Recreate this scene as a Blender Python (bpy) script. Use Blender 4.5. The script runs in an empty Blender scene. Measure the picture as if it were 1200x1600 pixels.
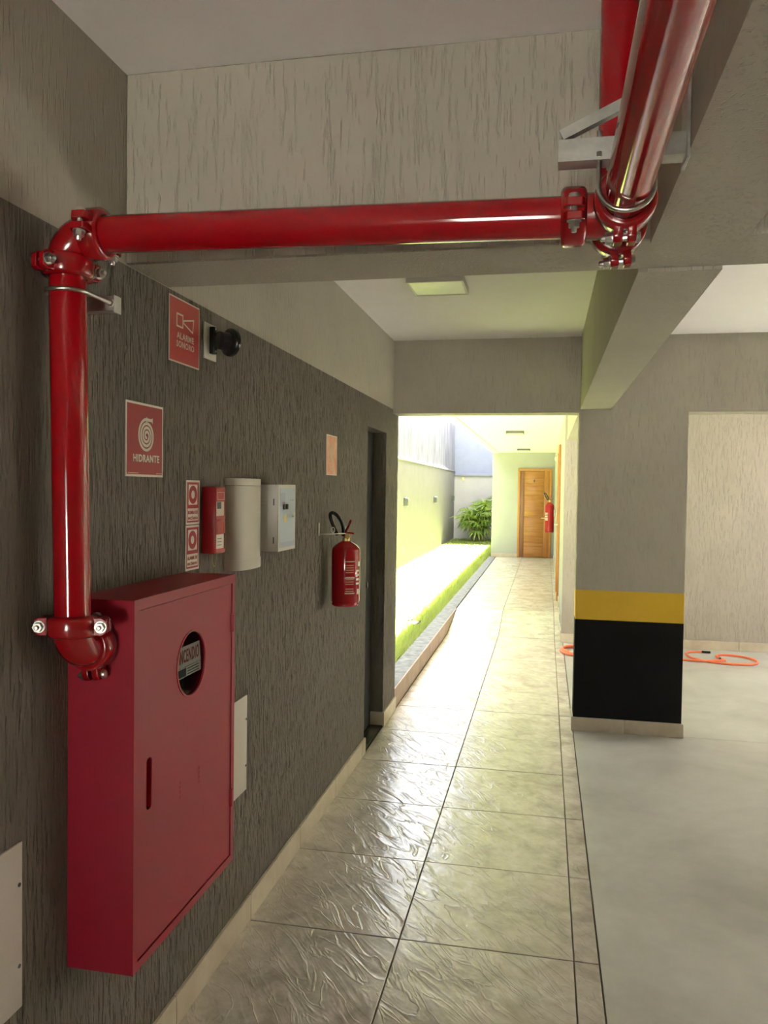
import bpy, bmesh, math, random
import numpy as np
from mathutils import Vector, Matrix

random.seed(7); rng = np.random.default_rng(7)
S = bpy.context.scene
COL = S.collection

# ------------------------------------------------------------------ camera
cam_d = bpy.data.cameras.new('camera'); cam = bpy.data.objects.new('camera', cam_d); COL.objects.link(cam)
cam_d.sensor_fit = 'VERTICAL'; cam_d.sensor_height = 36.0; cam_d.lens = 1242.45 / 1600 * 36
cam_d.clip_start = 0.05; cam_d.clip_end = 300
R = ((0.979891, 0.199046, 0.013941), (0.019282, -0.024921, -0.999503), (-0.198600, 0.979673, -0.028258))
rx, ry, rz = Vector(R[0]), -Vector(R[1]), -Vector(R[2])
mw = Matrix((rx, ry, rz)).transposed().to_4x4(); mw.translation = (1.0423, 0.0, 1.5862)
cam.matrix_world = mw
S.camera = cam

# ------------------------------------------------------------------ world, sun, exposure
SUN_DIR = Vector((-0.015, 0.47, 1.0)).normalized()      # towards the sun
world = bpy.data.worlds.new('sky'); S.world = world; world.use_nodes = True
wn = world.node_tree.nodes; wl = world.node_tree.links; wn.clear()
wo = wn.new('ShaderNodeOutputWorld'); wb = wn.new('ShaderNodeBackground'); sky = wn.new('ShaderNodeTexSky')
sky.sky_type = 'NISHITA'; sky.sun_disc = False
sky.sun_elevation = math.asin(SUN_DIR.z); sky.sun_rotation = math.atan2(SUN_DIR.x, SUN_DIR.y)
sky.air_density = 1.0; sky.dust_density = 3.0; sky.ozone_density = 1.0
hz = wn.new('ShaderNodeMix'); hz.data_type = 'RGBA'; hz.inputs[0].default_value = 0.6
hz.inputs[7].default_value = (7.0, 6.9, 6.5, 1)       # thin white cloud veil over the blue
wl.new(sky.outputs[0], hz.inputs[6]); wl.new(hz.outputs[2], wb.inputs[0]); wb.inputs[1].default_value = 0.5
wl.new(wb.outputs[0], wo.inputs[0])
sun_d = bpy.data.lights.new('sun', 'SUN'); sun = bpy.data.objects.new('sun', sun_d); COL.objects.link(sun)
sun_d.energy = 80.0; sun_d.angle = math.radians(0.6); sun_d.color = (1.0, 0.96, 0.88)
sun.rotation_euler = SUN_DIR.to_track_quat('Z', 'Y').to_euler(); sun.location = (3, 12, 20)
vs = S.view_settings
vs.view_transform = 'Standard'; vs.look = 'None'; vs.exposure = 1.7; vs.gamma = 1.0; vs.use_curve_mapping = False
S.cycles.max_bounces = 14; S.cycles.diffuse_bounces = 9; S.cycles.glossy_bounces = 5
S.cycles.transmission_bounces = 6; S.cycles.transparent_max_bounces = 8
S.cycles.sample_clamp_indirect = 12.0; S.cycles.use_denoising = True
S.cycles.caustics_reflective = False; S.cycles.caustics_refractive = False

# ------------------------------------------------------------------ materials
MAT = {}
def new_mat(name):
    m = bpy.data.materials.new(name); m.use_nodes = True; MAT[name] = m
    nt = m.node_tree; b = nt.nodes['Principled BSDF']
    return m, nt, b
def coords(nt, scale=(1, 1, 1), rot=(0, 0, 0), rand=False):
    tc = nt.nodes.new('ShaderNodeTexCoord'); mp = nt.nodes.new('ShaderNodeMapping')
    mp.inputs['Scale'].default_value = scale; mp.inputs['Rotation'].default_value = rot
    if rand:
        oi = nt.nodes.new('ShaderNodeObjectInfo'); mu = nt.nodes.new('ShaderNodeVectorMath'); mu.operation = 'SCALE'
        cx = nt.nodes.new('ShaderNodeCombineXYZ')
        for i in range(3): nt.links.new(oi.outputs['Random'], cx.inputs[i])
        mu.inputs['Scale'].default_value = 37.0; nt.links.new(cx.outputs[0], mu.inputs[0])
        ad = nt.nodes.new('ShaderNodeVectorMath'); nt.links.new(tc.outputs['Object'], ad.inputs[0]); nt.links.new(mu.outputs[0], ad.inputs[1])
        nt.links.new(ad.outputs[0], mp.inputs['Vector'])
    else:
        nt.links.new(tc.outputs['Object'], mp.inputs['Vector'])
    return mp.outputs[0]
def noise(nt, vec, scale, detail=3, rough=.55, dist=0):
    n = nt.nodes.new('ShaderNodeTexNoise'); n.inputs['Scale'].default_value = scale; n.inputs['Detail'].default_value = detail
    n.inputs['Roughness'].default_value = rough; n.inputs['Distortion'].default_value = dist
    nt.links.new(vec, n.inputs['Vector']); return n.outputs['Fac']
def ramp(nt, fac, stops):
    r = nt.nodes.new('ShaderNodeValToRGB'); el = r.color_ramp.elements
    while len(el) < len(stops): el.new(0.5)
    for e, (p, c) in zip(el, stops):
        e.position = p; e.color = c if len(c) == 4 else (*c, 1)
    nt.links.new(fac, r.inputs[0]); return r.outputs[0]
def bump(nt, b, height, strength=.5, dist=.01, prev=None):
    n = nt.nodes.new('ShaderNodeBump'); n.inputs['Strength'].default_value = strength; n.inputs['Distance'].default_value = dist
    nt.links.new(height, n.inputs['Height'])
    if prev is not None: nt.links.new(prev, n.inputs['Normal'])
    nt.links.new(n.outputs[0], b.inputs['Normal']); return n.outputs[0]
def plain(name, col, rough=.5, metal=0, spec=.5, coat=0, var=0.06, vscale=4.0):
    m, nt, b = new_mat(name)
    v = coords(nt); f = noise(nt, v, vscale, 4)
    c0 = tuple(max(0, x * (1 - var)) for x in col); c1 = tuple(min(1, x * (1 + var)) for x in col)
    nt.links.new(ramp(nt, f, [(.3, c0), (.7, c1)]), b.inputs['Base Color'])
    b.inputs['Roughness'].default_value = rough; b.inputs['Metallic'].default_value = metal
    b.inputs['Specular IOR Level'].default_value = spec; b.inputs['Coat Weight'].default_value = coat
    b.inputs['Coat Roughness'].default_value = .08
    return m
def plaster(name, col, strength=.9, dist=.006, var=.05, rough=.85):
    """scratched plaster: vertical grooves on walls, pits on soffits"""
    m, nt, b = new_mat(name)
    v = coords(nt, (120, 120, 11)); g = noise(nt, v, 1.0, 2.5, .6, .25)
    v2 = coords(nt, (170, 170, 22)); g2 = noise(nt, v2, 1.0, 2, .5)
    v3 = coords(nt); f = noise(nt, v3, 2.5, 5)
    h1 = ramp(nt, g, [(.33, (0, 0, 0)), (.45, (1, 1, 1)), (.62, (1, 1, 1))])
    h2 = ramp(nt, g2, [(.3, (0, 0, 0)), (.7, (1, 1, 1))])
    n1 = bump(nt, b, h2, strength * .35, dist * .35)
    bump(nt, b, h1, strength, dist, n1)
    c0 = tuple(x * (1 - var) for x in col); c1 = tuple(min(1, x * (1 + var)) for x in col)
    nt.links.new(ramp(nt, f, [(.3, c0), (.7, c1)]), b.inputs['Base Color'])
    b.inputs['Roughness'].default_value = rough; b.inputs['Specular IOR Level'].default_value = .25
    return m

plaster('plaster_dark', (.168, .149, .124), 1.0, .022, .06, .7)
plaster('plaster_beige', (.45, .425, .355), .75, .0038)
plaster('plaster_back', (.41, .37, .32), .8, .005)
plain('ceiling_white', (.91, .895, .89), .9, var=.02)
plain('corridor_white', (.82, .82, .78), .8, var=.02)
plain('corridor_grey', (.39, .40, .40), .75, var=.03)
plain('paint_yellow', (.72, .46, .015), .55, var=.04)
plain('paint_black', (.006, .006, .007), .8, spec=.2, var=.2)
plain('pipe_red', (.33, .001, .006), .08, spec=.5, coat=.3, var=.05)
plain('fitting_red', (.30, .001, .005), .2, spec=.6, coat=.5, var=.08, vscale=20)
plain('print_red', (.34, .010, .018), .4, var=.03)
plain('alarm_red', (.45, .045, .04), .3, var=.04)
plain('print_white', (.70, .64, .57), .45, var=.02)
plain('print_black', (.02, .02, .022), .4)
plain('steel', (.55, .54, .50), .3, metal=1, var=.1, vscale=40)
plain('galvanised', (.52, .53, .50), .42, metal=.85, var=.15, vscale=30)
plain('black_plastic', (.008, .008, .009), .25, var=.1)
plain('white_plastic', (.56, .54, .46), .35, var=.02)
plain('white_metal', (.62, .60, .57), .45, var=.02)
plain('cover_white', (.58, .54, .49), .5, var=.02)
plain('panel_film', (.46, .55, .66), .3, var=.05)
plain('panel_block', (.40, .47, .60), .35, var=.05)
plain('box_red', (.36, .004, .010), .35, var=.04)
plain('brass', (.62, .45, .20), .3, metal=1)
plain('yellow_label', (.65, .58, .25), .5)
plain('pink_lamp', (.85, .25, .35), .3)
plain('wood_frame', (.44, .19, .05), .4, var=.12, vscale=12)
plain('threshold_stone', (.030, .034, .026), .25, var=.5, vscale=40)
plain('black_door', (.006, .006, .006), .6)
plain('garden_wall', (.25, .235, .225), .85, var=.05)
plain('garden_wall_pale', (.50, .48, .49), .85, var=.04)
plain('neighbour_blue', (.30, .32, .43), .85, var=.05)
plain('kerb_concrete', (.20, .21, .225), .85, var=.35, vscale=14)
plain('kerb_tile', (.36, .25, .19), .5, var=.15, vscale=9)
plain('hose_orange', (.90, .20, .09), .4, var=.05)
plain('soil', (.27, .30, .12), .9, var=.25, vscale=30)
plain('sconce_grey', (.085, .09, .095), .5)
plain('cane', (.30, .22, .12), .7, var=.3, vscale=30)
plain('wire', (.62, .52, .30), .5)
plain('grout', (.10, .075, .06), .85, var=.2)
plain('dark_inside', (.05, .05, .05), .7)
plain('lamp_diffuser', (.82, .82, .74), .35, var=.01)
plain('paver', (.55, .53, .49), .8, var=.1)
plain('faded_light', (.62, .42, .31), .5, var=.15, vscale=30)
plain('white_scrap', (.85, .85, .83), .6)

m, nt, b = new_mat('cabinet_red')                      # powder coat with an orange-peel skin
b.inputs['Base Color'].default_value = (.30, .002, .020, 1); b.inputs['Roughness'].default_value = .42
b.inputs['Specular IOR Level'].default_value = .55
bump(nt, b, noise(nt, coords(nt), 900, 2), .25, .0006)

m, nt, b = new_mat('floor_tile')                       # glazed slate-look ceramic
v = coords(nt, rand=True)
f1 = noise(nt, v, 5.5, 6, .62, .6); f2 = noise(nt, v, 22, 4, .6)
c1 = ramp(nt, f1, [(.30, (.44, .395, .345)), (.52, (.60, .56, .515)), (.72, (.70, .66, .62))])
c2 = ramp(nt, f2, [(.35, (.80, .77, .72)), (.65, (1, 1, 1))])
mx = nt.nodes.new('ShaderNodeMix'); mx.data_type = 'RGBA'; mx.blend_type = 'MULTIPLY'; mx.inputs[0].default_value = .8
nt.links.new(c1, mx.inputs[6]); nt.links.new(c2, mx.inputs[7]); nt.links.new(mx.outputs[2], b.inputs['Base Color'])
vr = coords(nt, (.26, .075, 1), (0, 0, math.radians(-50)), True)
vr.node.vector_type = 'TEXTURE'
w1 = noise(nt, vr, 1.0, 3, .5, .7)
h = ramp(nt, w1, [(.28, (0, 0, 0)), (.45, (.55, .55, .55)), (.485, (.9, .9, .9)), (.51, (.5, .5, .5)), (.60, (.62, .62, .62)), (.74, (1, 1, 1))])
n1 = bump(nt, b, f2, .08, .003)
bump(nt, b, h, .42, .006, n1)
b.inputs['Roughness'].default_value = .22; b.inputs['Specular IOR Level'].default_value = .5

m, nt, b = new_mat('base_tile')
v = coords(nt, rand=True); f1 = noise(nt, v, 6, 5, .6, .4)
nt.links.new(ramp(nt, f1, [(.3, (.46, .39, .29)), (.7, (.62, .55, .44))]), b.inputs['Base Color'])
b.inputs['Roughness'].default_value = .38

m, nt, b = new_mat('concrete_floor')
v = coords(nt); f1 = noise(nt, v, 1.1, 6, .6, .5); f2 = noise(nt, v, 9, 5, .6)
c1 = ramp(nt, f1, [(.32, (.37, .36, .335)), (.5, (.48, .47, .44)), (.68, (.57, .56, .53))])
c2 = ramp(nt, f2, [(.3, (.86, .86, .86)), (.65, (1, 1, 1))])
mx = nt.nodes.new('ShaderNodeMix'); mx.data_type = 'RGBA'; mx.blend_type = 'MULTIPLY'; mx.inputs[0].default_value = .7
nt.links.new(c1, mx.inputs[6]); nt.links.new(c2, mx.inputs[7]); nt.links.new(mx.outputs[2], b.inputs['Base Color'])
nt.links.new(ramp(nt, f2, [(.3, (.36, .36, .36)), (.7, (.5, .5, .5))]), b.inputs['Roughness'])
bump(nt, b, f1, .1, .01)

def wood(name, col0, col1, horizontal):
    m, nt, b = new_mat(name)
    v = coords(nt, (1.2, 1, 22) if horizontal else (22, 22, 1.2), rand=True)
    f = noise(nt, v, 1.6, 5, .6, .8)
    nt.links.new(ramp(nt, f, [(.3, col0), (.7, col1)]), b.inputs['Base Color']); b.inputs['Roughness'].default_value = .35
wood('wood_h', (.27, .095, .018), (.44, .19, .045), True)
wood('wood_v', (.31, .115, .028), (.42, .18, .045), False)
wood('wood_dark', (.19, .075, .045), (.26, .11, .065), False)

m, nt, b = new_mat('faded_print')
v = coords(nt); f = noise(nt, v, 14, 5, .6, .4)
nt.links.new(ramp(nt, f, [(.3, (.70, .22, .13)), (.55, (.74, .36, .24)), (.75, (.78, .52, .38))]), b.inputs['Base Color'])
b.inputs['Roughness'].default_value = .45

m, nt, b = new_mat('neighbour_sun_streaks')  # pale streaks put grazing sunlight into the wall colour
v = coords(nt, (1.3, 1.3, .35)); f = noise(nt, v, 2.2, 5, .65, .5)
nt.links.new(ramp(nt, f, [(.35, (.17, .17, .215)), (.6, (.29, .285, .33))]), b.inputs['Base Color']); b.inputs['Roughness'].default_value = .9

def leafmat(name, c0, c1, trans):
    m, nt, b = new_mat(name)
    oi = nt.nodes.new('ShaderNodeObjectInfo'); f = noise(nt, coords(nt), 6, 2)
    ad = nt.nodes.new('ShaderNodeMath'); ad.operation = 'ADD'; nt.links.new(f, ad.inputs[0])
    mu = nt.nodes.new('ShaderNodeMath'); mu.operation = 'MULTIPLY'; mu.inputs[1].default_value = .5
    nt.links.new(oi.outputs['Random'], mu.inputs[0]); nt.links.new(mu.outputs[0], ad.inputs[1])
    c = ramp(nt, ad.outputs[0], [(.4, c0), (.9, c1)])
    nt.links.new(c, b.inputs['Base Color']); b.inputs['Roughness'].default_value = .5
    tr = nt.nodes.new('ShaderNodeBsdfTranslucent'); nt.links.new(c, tr.inputs[0])
    ms = nt.nodes.new('ShaderNodeMixShader'); ms.inputs[0].default_value = trans
    out = nt.nodes['Material Output']
    nt.links.new(b.outputs[0], ms.inputs[1]); nt.links.new(tr.outputs[0], ms.inputs[2]); nt.links.new(ms.outputs[0], out.inputs[0])
leafmat('grass', (.22, .31, .055), (.39, .45, .14), .35)
leafmat('palm_leaf', (.16, .28, .04), (.38, .50, .10), .35)

m, nt, b = new_mat('glass')                            # thin pane: clear with a surface reflection
g = nt.nodes.new('ShaderNodeBsdfGlossy'); g.inputs['Roughness'].default_value = .03
t = nt.nodes.new('ShaderNodeBsdfTransparent'); t.inputs[0].default_value = (.86, .88, .88, 1)
fr = nt.nodes.new('ShaderNodeLayerWeight'); fr.inputs[0].default_value = .5
pw = nt.nodes.new('ShaderNodeMath'); pw.operation = 'POWER'; pw.inputs[1].default_value = 4.0; nt.links.new(fr.outputs['Facing'], pw.inputs[0])
ma = nt.nodes.new('ShaderNodeMath'); ma.operation = 'MULTIPLY_ADD'; ma.inputs[1].default_value = .7; ma.inputs[2].default_value = .05; nt.links.new(pw.outputs[0], ma.inputs[0])
ms = nt.nodes.new('ShaderNodeMixShader'); nt.links.new(ma.outputs[0], ms.inputs[0]); nt.links.new(t.outputs[0], ms.inputs[1]); nt.links.new(g.outputs[0], ms.inputs[2])
nt.links.new(ms.outputs[0], nt.nodes['Material Output'].inputs[0])

# ------------------------------------------------------------------ builders
ORG = {}
def org(p): return ORG.get(p, Vector((0, 0, 0))) if p is not None else Vector((0, 0, 0))
def tag(o, label=None, cat=None, group=None, kind=None):
    if label: o['label'] = label
    if cat: o['category'] = cat
    if group: o['group'] = group
    if kind: o['kind'] = kind
    return o
def thing(name, loc, label, cat, group=None):
    e = bpy.data.objects.new(name, None); COL.objects.link(e); e.location = loc; e.empty_display_size = .1
    ORG[e] = Vector(loc); return tag(e, label, cat, group)
def link(name, me, mats, parent=None, smooth=None):
    for mm in (mats if isinstance(mats, (list, tuple)) else [mats]): me.materials.append(MAT[mm])
    o = bpy.data.objects.new(name, me); COL.objects.link(o)
    if parent is not None: o.parent = parent
    if smooth is not None:
        for p in me.polygons: p.use_smooth = True
        if smooth > 0: me.set_sharp_from_angle(angle=math.radians(smooth))
    ORG[o] = org(parent); return o
def from_bm(name, bm, mats, parent=None, smooth=None):
    o = org(parent)
    if o.length > 0: bmesh.ops.translate(bm, vec=-o, verts=bm.verts)
    me = bpy.data.meshes.new(name); bm.to_mesh(me); bm.free(); return link(name, me, mats, parent, smooth)
def add_box(bm, x0, x1, y0, y1, z0, z1, mi=0):
    vs_ = [bm.verts.new(c) for c in ((x0, y0, z0), (x1, y0, z0), (x1, y1, z0), (x0, y1, z0), (x0, y0, z1), (x1, y0, z1), (x1, y1, z1), (x0, y1, z1))]
    fs = [bm.faces.new([vs_[i] for i in f]) for f in ((0, 3, 2, 1), (4, 5, 6, 7), (0, 1, 5, 4), (1, 2, 6, 5), (2, 3, 7, 6), (3, 0, 4, 7))]
    for f in fs: f.material_index = mi
    return vs_, fs
def box(name, x0, x1, y0, y1, z0, z1, mat, parent=None, bev=0, seg=2):
    bm = bmesh.new(); add_box(bm, x0, x1, y0, y1, z0, z1)
    if bev: bmesh.ops.bevel(bm, geom=list(bm.edges), offset=bev, segments=seg, affect='EDGES', profile=.5)
    return from_bm(name, bm, mat, parent, 40 if bev else None)
def frame_of(d):
    d = Vector(d).normalized(); a = Vector((0, 0, 1)) if abs(d.z) < .9 else Vector((1, 0, 0))
    u = d.cross(a).normalized(); return u, d.cross(u).normalized(), d
def add_tube(bm, pts, r, seg=16, closed=False, cap=True, mi=0):
    pts = [Vector(p) for p in pts]; n = len(pts); rs = r if isinstance(r, (list, tuple)) else [r] * n
    rings = []; u = None
    for i, p in enumerate(pts):
        if closed: t = (pts[(i + 1) % n] - pts[i - 1]).normalized()
        else: t = (pts[min(i + 1, n - 1)] - pts[max(i - 1, 0)]).normalized()
        if u is None: u = frame_of(t)[0]
        u = (u - t * u.dot(t)).normalized(); v = t.cross(u)
        rings.append([bm.verts.new(p + (u * math.cos(a) + v * math.sin(a)) * rs[i]) for a in [2 * math.pi * k / seg for k in range(seg)]])
    m_ = n if closed else n - 1
    for i in range(m_):
        A, B = rings[i], rings[(i + 1) % n]
        for k in range(seg):
            f = bm.faces.new((A[k], A[(k + 1) % seg], B[(k + 1) % seg], B[k])); f.material_index = mi
    if cap and not closed:
        bm.faces.new(rings[0][::-1]).material_index = mi; bm.faces.new(rings[-1]).material_index = mi
def tube(name, pts, r, mat, parent=None, seg=16, closed=False):
    bm = bmesh.new(); add_tube(bm, pts, r, seg, closed); bmesh.ops.recalc_face_normals(bm, faces=bm.faces)
    return from_bm(name, bm, mat, parent, 50)
def add_lathe(bm, prof, c, d, seg=32):
    u, v, d = frame_of(d); c = Vector(c); rings = []
    for r, h in prof:
        rings.append([bm.verts.new(c + d * h + (u * math.cos(a) + v * math.sin(a)) * max(r, 1e-5)) for a in [2 * math.pi * k / seg for k in range(seg)]])
    for A, B in zip(rings[:-1], rings[1:]):
        for k in range(seg): bm.faces.new((A[k], A[(k + 1) % seg], B[(k + 1) % seg], B[k]))
    return rings
def lathe(name, prof, c, d, mat, parent=None, seg=32, closed=False, sharp=35):
    bm = bmesh.new(); rings = add_lathe(bm, prof, c, d, seg)
    if closed:
        for k in range(seg): bm.faces.new((rings[-1][k], rings[-1][(k + 1) % seg], rings[0][(k + 1) % seg], rings[0][k]))
    else:
        bm.faces.new(rings[0][::-1]); bm.faces.new(rings[-1])
    bmesh.ops.recalc_face_normals(bm, faces=bm.faces)
    return from_bm(name, bm, mat, parent, sharp)
def wall_poly(name, poly, x0, x1, mat, parent=None):
    """a flat shape on the left wall: polygon in (y, z), from x0 out to x1"""
    bm = bmesh.new(); a = [bm.verts.new((x0, y, z)) for y, z in poly]; b_ = [bm.verts.new((x1, y, z)) for y, z in poly]; n = len(poly)
    bm.faces.new(a); bm.faces.new(b_)
    for i in range(n): bm.faces.new((a[i], a[(i + 1) % n], b_[(i + 1) % n], b_[i]))
    bmesh.ops.recalc_face_normals(bm, faces=bm.faces); return from_bm(name, bm, mat, parent)
def wall_band(name, inner, outer, x0, x1, mat, parent=None):
    """a closed band between two matching loops in (y, z)"""
    bm = bmesh.new(); n = len(inner)
    L = [[bm.verts.new((x, y, z)) for y, z in lp] for x in (x0, x1) for lp in (inner, outer)]
    for k in range(n):
        j = (k + 1) % n
        bm.faces.new((L[0][k], L[0][j], L[1][j], L[1][k])); bm.faces.new((L[2][k], L[2][j], L[3][j], L[3][k]))
        bm.faces.new((L[0][k], L[0][j], L[2][j], L[2][k])); bm.faces.new((L[1][k], L[1][j], L[3][j], L[3][k]))
    bmesh.ops.recalc_face_normals(bm, faces=bm.faces); return from_bm(name, bm, mat, parent)
def circ(cy, cz, r, n=40, ry=None): return [(cy + r * math.cos(2 * math.pi * k / n), cz + (ry or r) * math.sin(2 * math.pi * k / n)) for k in range(n)]
def rect(y0, y1, z0, z1): return [(y0, z0), (y1, z0), (y1, z1), (y0, z1)]
def text(name, s, width, height, centre, mat, parent, face='wall', bold=.03, depth=.0006):
    """raised lettering fitted to width x height, centred; face 'wall' reads from +X, 'front' reads from -Y"""
    cu = bpy.data.curves.new(name, 'FONT'); cu.body = s; cu.align_x = 'CENTER'; cu.align_y = 'CENTER'
    cu.offset = bold; cu.extrude = .01; cu.resolution_u = 3; cu.space_character = 1.13
    to = bpy.data.objects.new(name, cu); COL.objects.link(to)
    dg = bpy.context.evaluated_depsgraph_get(); me = bpy.data.meshes.new_from_object(to.evaluated_get(dg))
    bpy.data.objects.remove(to); bpy.data.curves.remove(cu)
    n = len(me.vertices); co = np.empty(n * 3); me.vertices.foreach_get('co', co); co = co.reshape(-1, 3)
    lo, hi = co.min(0), co.max(0); co = (co - (lo + hi) / 2) / np.maximum(hi - lo, 1e-6) * np.array([width, height, depth])
    o = org(parent); c = np.array(centre)
    if face == 'wall': w = np.stack([co[:, 2] + c[0], co[:, 0] + c[1], co[:, 1] + c[2]], 1)
    else: w = np.stack([co[:, 0] + c[0], -co[:, 2] + c[1], co[:, 1] + c[2]], 1)
    me.vertices.foreach_set('co', (w - np.array(o)).ravel()); me.update(); me.materials.clear()
    return link(name, me, mat, parent)
def copy_part(o, parent, loc):
    c = o.copy(); COL.objects.link(c); c.parent = parent; c.location = loc; ORG[c] = org(parent); return c
def struct(o, label, cat='wall'): return tag(o, label, cat, kind='structure')

# ------------------------------------------------------------------ dimensions (metres; X right of the left wall, Y into the picture)
ZC = 2.61          # garage ceiling
ZP = 2.14          # paint line and beam undersides
YH0, YH1 = 5.41, 5.60
XC = 1.2504        # edge of the tiled walk
J1 = 0.5666
Y0 = 2.7255        # a cross joint; rows every 0.6
YR0, YR1 = Y0 + 6.0, Y0 + 7.0     # ramp
ZU = 0.145         # upper corridor level
YE = 17.6          # end wall
XW = 1.235         # corridor right wall

# ------------------------------------------------------------------ floors
bm = bmesh.new()
pr = [(-4.0, -.006), (YR0, -.006), (YR1, ZU - .006), (YE + .3, ZU - .006)]
for (ya, za), (yb, zb) in zip(pr[:-1], pr[1:]):
    bm.faces.new([bm.verts.new(c) for c in ((0, ya, za), (XC, ya, za), (XC, yb, zb), (0, yb, zb))])
fl = struct(from_bm('floor', bm, 'grout'), 'tiled walkway running past the cabinet to the wooden door', 'floor')
T_CACHE = {}
def tile_mesh(w, d, mat):
    k = (round(w, 4), round(d, 4), mat)
    if k not in T_CACHE:
        bm = bmesh.new(); add_box(bm, -w / 2, w / 2, -d / 2, d / 2, -.011, 0)
        top = [e for e in bm.edges if all(v.co.z > -.001 for v in e.verts)]
        bmesh.ops.bevel(bm, geom=top, offset=.0015, segments=1, affect='EDGES')
        me = bpy.data.meshes.new('floor_tile'); bm.to_mesh(me); bm.free(); me.materials.append(MAT[mat]); T_CACHE[k] = me
    return T_CACHE[k]
G = .0045
def lay(x0, x1, ya, yb, za, zb, mat='floor_tile', parent=None):
    ln = math.hypot(yb - ya, zb - za)
    o = bpy.data.objects.new('floor_tile', tile_mesh(x1 - x0 - G, ln - G, mat)); COL.objects.link(o)
    o.parent = parent; o.location = ((x0 + x1) / 2, (ya + yb) / 2, (za + zb) / 2 + random.uniform(-.0006, .0006))
    o.rotation_euler = (math.atan2(zb - za, yb - ya) + random.uniform(-.0012, .0012), random.uniform(-.0012, .0012), 0)
rows = [(Y0 + .6 * k, Y0 + .6 * (k + 1), 0, 0) for k in range(-7, 10)]
rows += [(YR0, (YR0 + YR1) / 2, 0, ZU / 2), ((YR0 + YR1) / 2, YR1, ZU / 2, ZU)]
y = YR1
while y < YE - .01:
    rows.append((y, min(y + .6, YE), ZU, ZU)); y += .6
for ya, yb, za, zb in rows:
    lay(.004, J1, ya, yb, za, zb, parent=fl); lay(J1, J1 + .6, ya, yb, za, zb, parent=fl)
    lay(J1 + .6, XC if ya < 8.2 else XW, ya, yb, za, zb, parent=fl)

fg = struct(box('floor_garage', XC, 9.0, -4.0, 8.57, -.06, -.006, 'grout'), 'grey concrete garage floor right of the tiled walkway', 'floor')
for nm, x0, x1, y0, y1 in (('concrete_slab', XC + .004, 4.6, -4, 5.43), ('concrete_slab', XC + .004, 4.6, 5.434, 8.57), ('concrete_slab', 4.604, 9, -4, 5.43), ('concrete_slab', 4.604, 9, 5.434, 8.57)):
    box(nm, x0, x1, y0, y1, -.012, 0, 'concrete_floor', fg)
gd = struct(box('ground', -30, 60, -60, 40, -.4, -.07, 'paver'), 'unseen pale ground added around the building for bounce light', 'ground')  # out of view, laid pale to bounce daylight

# ------------------------------------------------------------------ left wall with its doorway
DY0, DY1, DZ = 4.625, 5.19, 1.962
WE = 5.615
bm = bmesh.new()
TH = -.22
for (y0, y1, z0, z1, mi) in ((-4, DY0, -.06, ZP, 0), (DY0, DY1, DZ, ZP, 0), (DY1, WE, -.06, ZP, 0), (-4, WE, ZP, ZC, 1)):
    add_box(bm, TH, 0, y0, y1, z0, z1, mi)
wl_ = struct(from_bm('wall_left', bm, ['plaster_dark', 'plaster_beige']), 'scratched plaster wall, dark grey below and beige above')
d2 = struct(thing('door_2', (-.12, (DY0 + DY1) / 2, 0), None, None), 'black door set back in the left wall doorway', 'door')
box('door_leaf', -.13, -.086, DY0 + .002, DY1 - .002, .012, DZ - .002, 'black_door', d2)
box('door_frame', -.0855, -.07, DY0 + .001, DY0 + .03, .012, DZ, 'black_door', d2, .003)
lathe('door_handle', [(.008, 0), (.008, .04), (.022, .04), (.024, .06), (.018, .07)], (-.086, DY0 + .12, 1.0), (1, 0, 0), 'black_plastic', d2, 16)
th = struct(box('trim_1', -.17, -.002, DY0, DY1, -.02, .006, 'threshold_stone', None, .002), 'dark green stone threshold in the doorway', 'threshold')
box('room_behind', -.26, -.222, DY0 - .1, DY1 + .1, -.06, 2.1, 'black_door', wl_)

# baseboard tiles along the left wall
def baseboard(name, label, pieces, mat='base_tile'):
    e = thing(name, tuple(pieces[0][0::2]), label, 'baseboard'); e['kind'] = 'structure'
    for p in pieces: box('baseboard_tile', *p, mat, e, .0015, 1)
    return e
bl = []
ys = [-4 + .0] + [Y0 + .6 * k for k in range(-7, 4)]
for a, b_ in zip(ys[1:-1], ys[2:]): bl.append((.0003, .0125, a + .0015, b_ - .0015, .0005, .095))
bl.append((.0003, .0125, ys[-1] + .0015, DY0, .0005, .095))
bl += [(.0003, .0125, DY1 - .012, WE, .0005, .095), (-.084, .0, DY1 - .012, DY1, .007, .095)]
baseboard('baseboard_left', 'beige tile skirting along the dark left wall', bl)

# ------------------------------------------------------------------ ceiling, beams, header, pillar, back wall
bm = bmesh.new(); add_box(bm, -.22, 7.7, -4.2, 6.3, ZC, ZC + .25); add_box(bm, -.22, 5.0, 6.3, 8.79, ZC, ZC + .25)  # gap at the far right is an added roof opening for daylight
struct(from_bm('ceiling', bm, 'ceiling_white'), 'white painted garage ceiling above the pipes', 'ceiling')
struct(box('beam_1', 0.0, 9.0, 1.838, 2.068, ZP, ZC, 'plaster_beige', None, .004, 1), 'beige plastered beam crossing above the horizontal red pipe', 'beam')
bm = bmesh.new()
for y0, y1 in ((-4.0, 1.838), (2.068, YH0), (YH1, 8.57)): add_box(bm, XC + .006, 1.452, y0, y1, 2.132, ZC)
struct(from_bm('beam_2', bm, 'plaster_beige'), 'long beige plastered beam running from overhead to the pillar', 'beam')
struct(box('beam_3', 0.0, 9.0, YH0, YH1, 2.112, ZC, 'plaster_beige'), 'beige plastered header beam over the corridor opening', 'beam')
bm = bmesh.new(); px0, px1, py0, py1 = 1.2504, 1.935, YH0, YH1
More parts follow.
